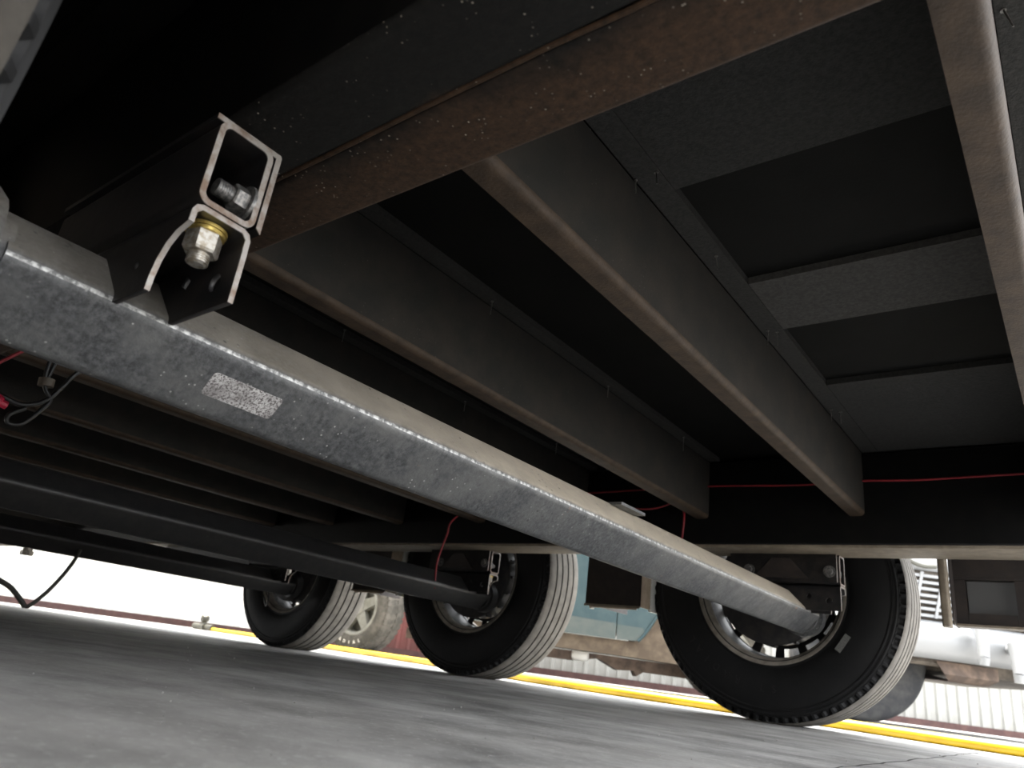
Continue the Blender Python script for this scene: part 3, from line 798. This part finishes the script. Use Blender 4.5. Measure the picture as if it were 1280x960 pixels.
side_panel('rocker', [(-.5, .245), (1.25, .235), (1.9, .22), (1.9, .70), (1.60, .72), (1.40, .60), (1.26, .40), (1.24, .352), (-.55, .352)], .055, .35, 'mud', pick)
side_panel('frame_beam', [(-.6, .16), (.8, .16), (1.02, .20), (1.18, .13), (1.32, .14), (1.34, .10), (1.40, .14), (2.36, .13), (2.36, .22), (1.3, .232), (-.6, .242)], .40, .55, 'under_dark', pick)
mb = MB(); mb.lathe([(.001, -.07), (.035, -.065), (.045, -.04), (.045, .04), (.035, .065), (.001, .07)], 16, c=(0, 0, 0)); link('exhaust_box', mb.mesh('exhaust_box', 'skin_white'), pick, (.86, .37, .205), (0, 0, 1.2))
mb = MB(); mb.box(-1.9, 2.38, .4, 1.45, .45, 1.1); link('body_core', mb.mesh('body_core', 'under_dark'), pick)
mb = MB(); mb.prism([(-.5, 1.151), (1.2, 1.151), (1.05, 1.55), (.1, 1.58)], 'y', .08, 1.4); link('cab', mb.mesh('cab', 'teal'), pick)
mb = MB(); mb.prism([(-.3, 1.17), (1.0, 1.17), (.92, 1.48), (.15, 1.50)], 'y', .07, .0795); link('cab_window', mb.mesh('cab_window', 'glass'), pick)
def small_tire(m, Rr, rr, w, lug=False):
    mb = MB(); n = 120
    prof = [(rr, -.4 * w), (rr + .02, -.47 * w), ((Rr + rr) / 2, -.5 * w), (Rr - .035, -.47 * w), (Rr - .008, -.40 * w), (Rr, -.30 * w), (Rr, 0), (Rr, .3 * w), (Rr - .008, .4 * w), (Rr - .035, .47 * w), ((Rr + rr) / 2, .5 * w), (rr + .02, .47 * w), (rr, .4 * w)]
    mb.lathe(prof, n)
    if lug:
        for i in range(44):
            a = 2 * math.pi * i / 44
            for s in (-1, 1):
                aa = a + (.07 if s > 0 else 0); c_, s_ = math.cos(aa), math.sin(aa)
                t = Vector((-s_, 0, c_)); rad = Vector((c_, 0, s_)); p = rad * Rr
                vs = []
                for du in (-.016, .016):
                    for dy in (.02, .44):
                        for dr in (-.012, .006): vs.append(p + t * du + Vector((0, s * dy * w, 0)) + rad * (dr - (.010 if dy > .3 else 0)))
                mb.add(vs, [(0, 1, 3, 2), (4, 6, 7, 5), (0, 4, 5, 1), (2, 3, 7, 6), (1, 5, 7, 3)])
    return mb.mesh('wheel', m, 40)
def alloy_mesh(rr, w):
    mb = MB()
    mb.lathe([(rr + .012, -.44 * w), (rr + .004, -.47 * w), (rr - .012, -.45 * w), (rr - .02, -.36 * w), (rr - .03, -.1 * w), (rr - .03, .3 * w)], 72)
    mb.lathe([(.001, -.46 * w), (.045, -.46 * w), (.06, -.40 * w), (.07, -.25 * w)], 32)
    for i in range(5):
        a = 2 * math.pi * i / 5 + .35; c_, s_ = math.cos(a), math.sin(a)
        rad = Vector((c_, 0, s_)); t = Vector((-s_, 0, c_)); vs = []
        for rr_, wd_, yy in ((.04, .045, -.36 * w), (rr - .016, .030, -.40 * w)):
            for sg in (-1, 1):
                for dy in (0, .05): vs.append(rad * rr_ + t * wd_ * sg + Vector((0, yy + dy, 0)))
        mb.add(vs, [(0, 2, 6, 4), (1, 5, 7, 3), (0, 4, 5, 1), (2, 3, 7, 6), (0, 1, 3, 2), (4, 6, 7, 5)])
    mb.lathe([(.001, -.02), (rr - .03, .0)], 40)
    return mb.mesh('rim', 'alloy', 30)
tmesh = small_tire('tire_dusty', WR, .205, .235, True); amesh = alloy_mesh(.205, .235)
fw_ = link('wheel', tmesh, pick, (FX, .12, WR + .004), (0, 0, math.radians(-34))); link('rim', amesh, fw_)
rw_ = link('wheel', tmesh, pick, (RXx, .16, WR + .004)); link('rim', amesh, rw_)
mb = MB()
for k, ch in enumerate('RADIAL'):
    me = text_mesh(ch, .034, .0012); ang = math.radians(-122 + 11 * k)
    rad = Vector((math.cos(ang), 0, math.sin(ang))); tan = Vector((-math.sin(ang), 0, math.cos(ang)))
    vs = [rad * (.278 - v.co.y) + tan * v.co.x + Vector((0, -.1175 - v.co.z, 0)) for v in me.vertices]
    mb.add(vs, [tuple(p.vertices) for p in me.polygons])
link('sidewall_lettering', mb.mesh('sidewall_lettering', 'letter_white'), fw_)

# ------------------------------------------------------------------ white truck nose on the right
CD = 5.0
car = tag(link('white_truck', None, None, Fv * CD, (0, 0, YAW)), 'white truck front with slatted grille parked beside the teal pickup', 'truck')
def loft(name, rows, m, parent):                        # rows of points along x, joined bottom to top
    mb = MB(); k = len(rows[0]); vs = [p for r_ in rows for p in r_]
    fs = [(i * k + j, i * k + j + 1, (i + 1) * k + j + 1, (i + 1) * k + j) for i in range(len(rows) - 1) for j in range(k - 1)]
    mb.add(vs, fs); return link(name, mb.mesh(name, m, 60), parent)
def row(z, yf, x0=2.45, x1=5.05, bow=.16, n=14):
    out = []
    for i in range(n):
        t = i / (n - 1); x = x0 + (x1 - x0) * t; e = abs(2 * t - 1)
        out.append((x, yf + .10 * (t) + bow * e ** 4, z))
    return out
loft('bumper', [row(.46, .16), row(.455, .03), row(.50, -.02), row(.60, -.03), row(.68, .0), row(.705, .06), row(.71, .2)], 'car_white', car)
loft('lower_valance', [row(.43, .40, 2.6, 3.5), row(.415, .14, 2.6, 3.5), row(.43, .09, 2.55, 3.6), row(.462, .12, 2.5, 3.7)], 'car_dark', car)
loft('skid_plate', [row(.40, .9, 3.12, 3.62, .02), row(.335, .35, 3.16, 3.60, .02), row(.33, .16, 3.22, 3.56, .02), row(.37, .10, 3.16, 3.6, .02), row(.45, .12, 3.12, 3.62, .02)], 'under_dark', car)
gb = MB(); gb.box(2.75, 4.05, .14, .30, .70, 1.06); grille = link('grille', gb.mesh('grille', 'car_dark'), car)
for i in range(7):
    mb = MB(); z = .725 + .045 * i; mb.box(2.72, 4.08, .085, .139, z, z + .019); link('grille_bar', mb.mesh('grille_bar', 'car_white'), grille)
for i in range(9):
    mb = MB(); x = 2.80 + .15 * i; mb.prism([(x, .72), (x + .02, .72), (x + .10, 1.03), (x + .08, 1.03)], 'y', .078, .0848); link('grille_post', mb.mesh('grille_post', 'car_white'), grille)
loft('hood', [row(1.045, .085), row(1.075, .06), row(1.13, .08), row(1.19, .2), row(1.24, .6), row(1.28, 1.2)], 'car_white', car)
mb = MB(); mb.tube(bez([(2.86, .055, 1.17), (2.92, .05, 1.10), (3.02, .05, 1.065), (3.12, .05, 1.07)], 6), .016, 8); link('hood_hose', mb.mesh('hood_hose', 'cable_grey', 60), car)
mb = MB(); mb.box(2.95, 4.62, .45, 2.2, .52, 1.1); link('body_core', mb.mesh('body_core', 'car_white'), car)
mb = MB(); mb.box(2.95, 4.62, .45, 2.2, .40, .515); link('chassis', mb.mesh('chassis', 'car_dark'), car)
for x, zb, zt in ((3.30, .44, .80), (3.52, .36, .60)):
    mb = MB(); mb.cyl((x + .03, -.06, zt), (x, -.10, zb + .05), .05, 16, r1=.032); mb.cyl((x, -.10, zb + .05), (x - .004, -.10, zb), .034, 16, r1=.028); mb.cyl((x + .03, -.06, zt - .03), (x + .03, .12, zt - .03), .03, 10)
    link('push_bar', mb.mesh('push_bar', 'car_white', 40), car)
ct = small_tire('tire_grey', .45, .19, .25); ca_ = alloy_mesh(.19, .25)
for x, y, rz in ((2.77, .55, -10), (4.82, .55, -10)):
    wv = link('wheel', ct, car, (x, y, .451), (0, 0, math.radians(rz) + math.pi / 2 * 0)); link('rim', ca_, wv)
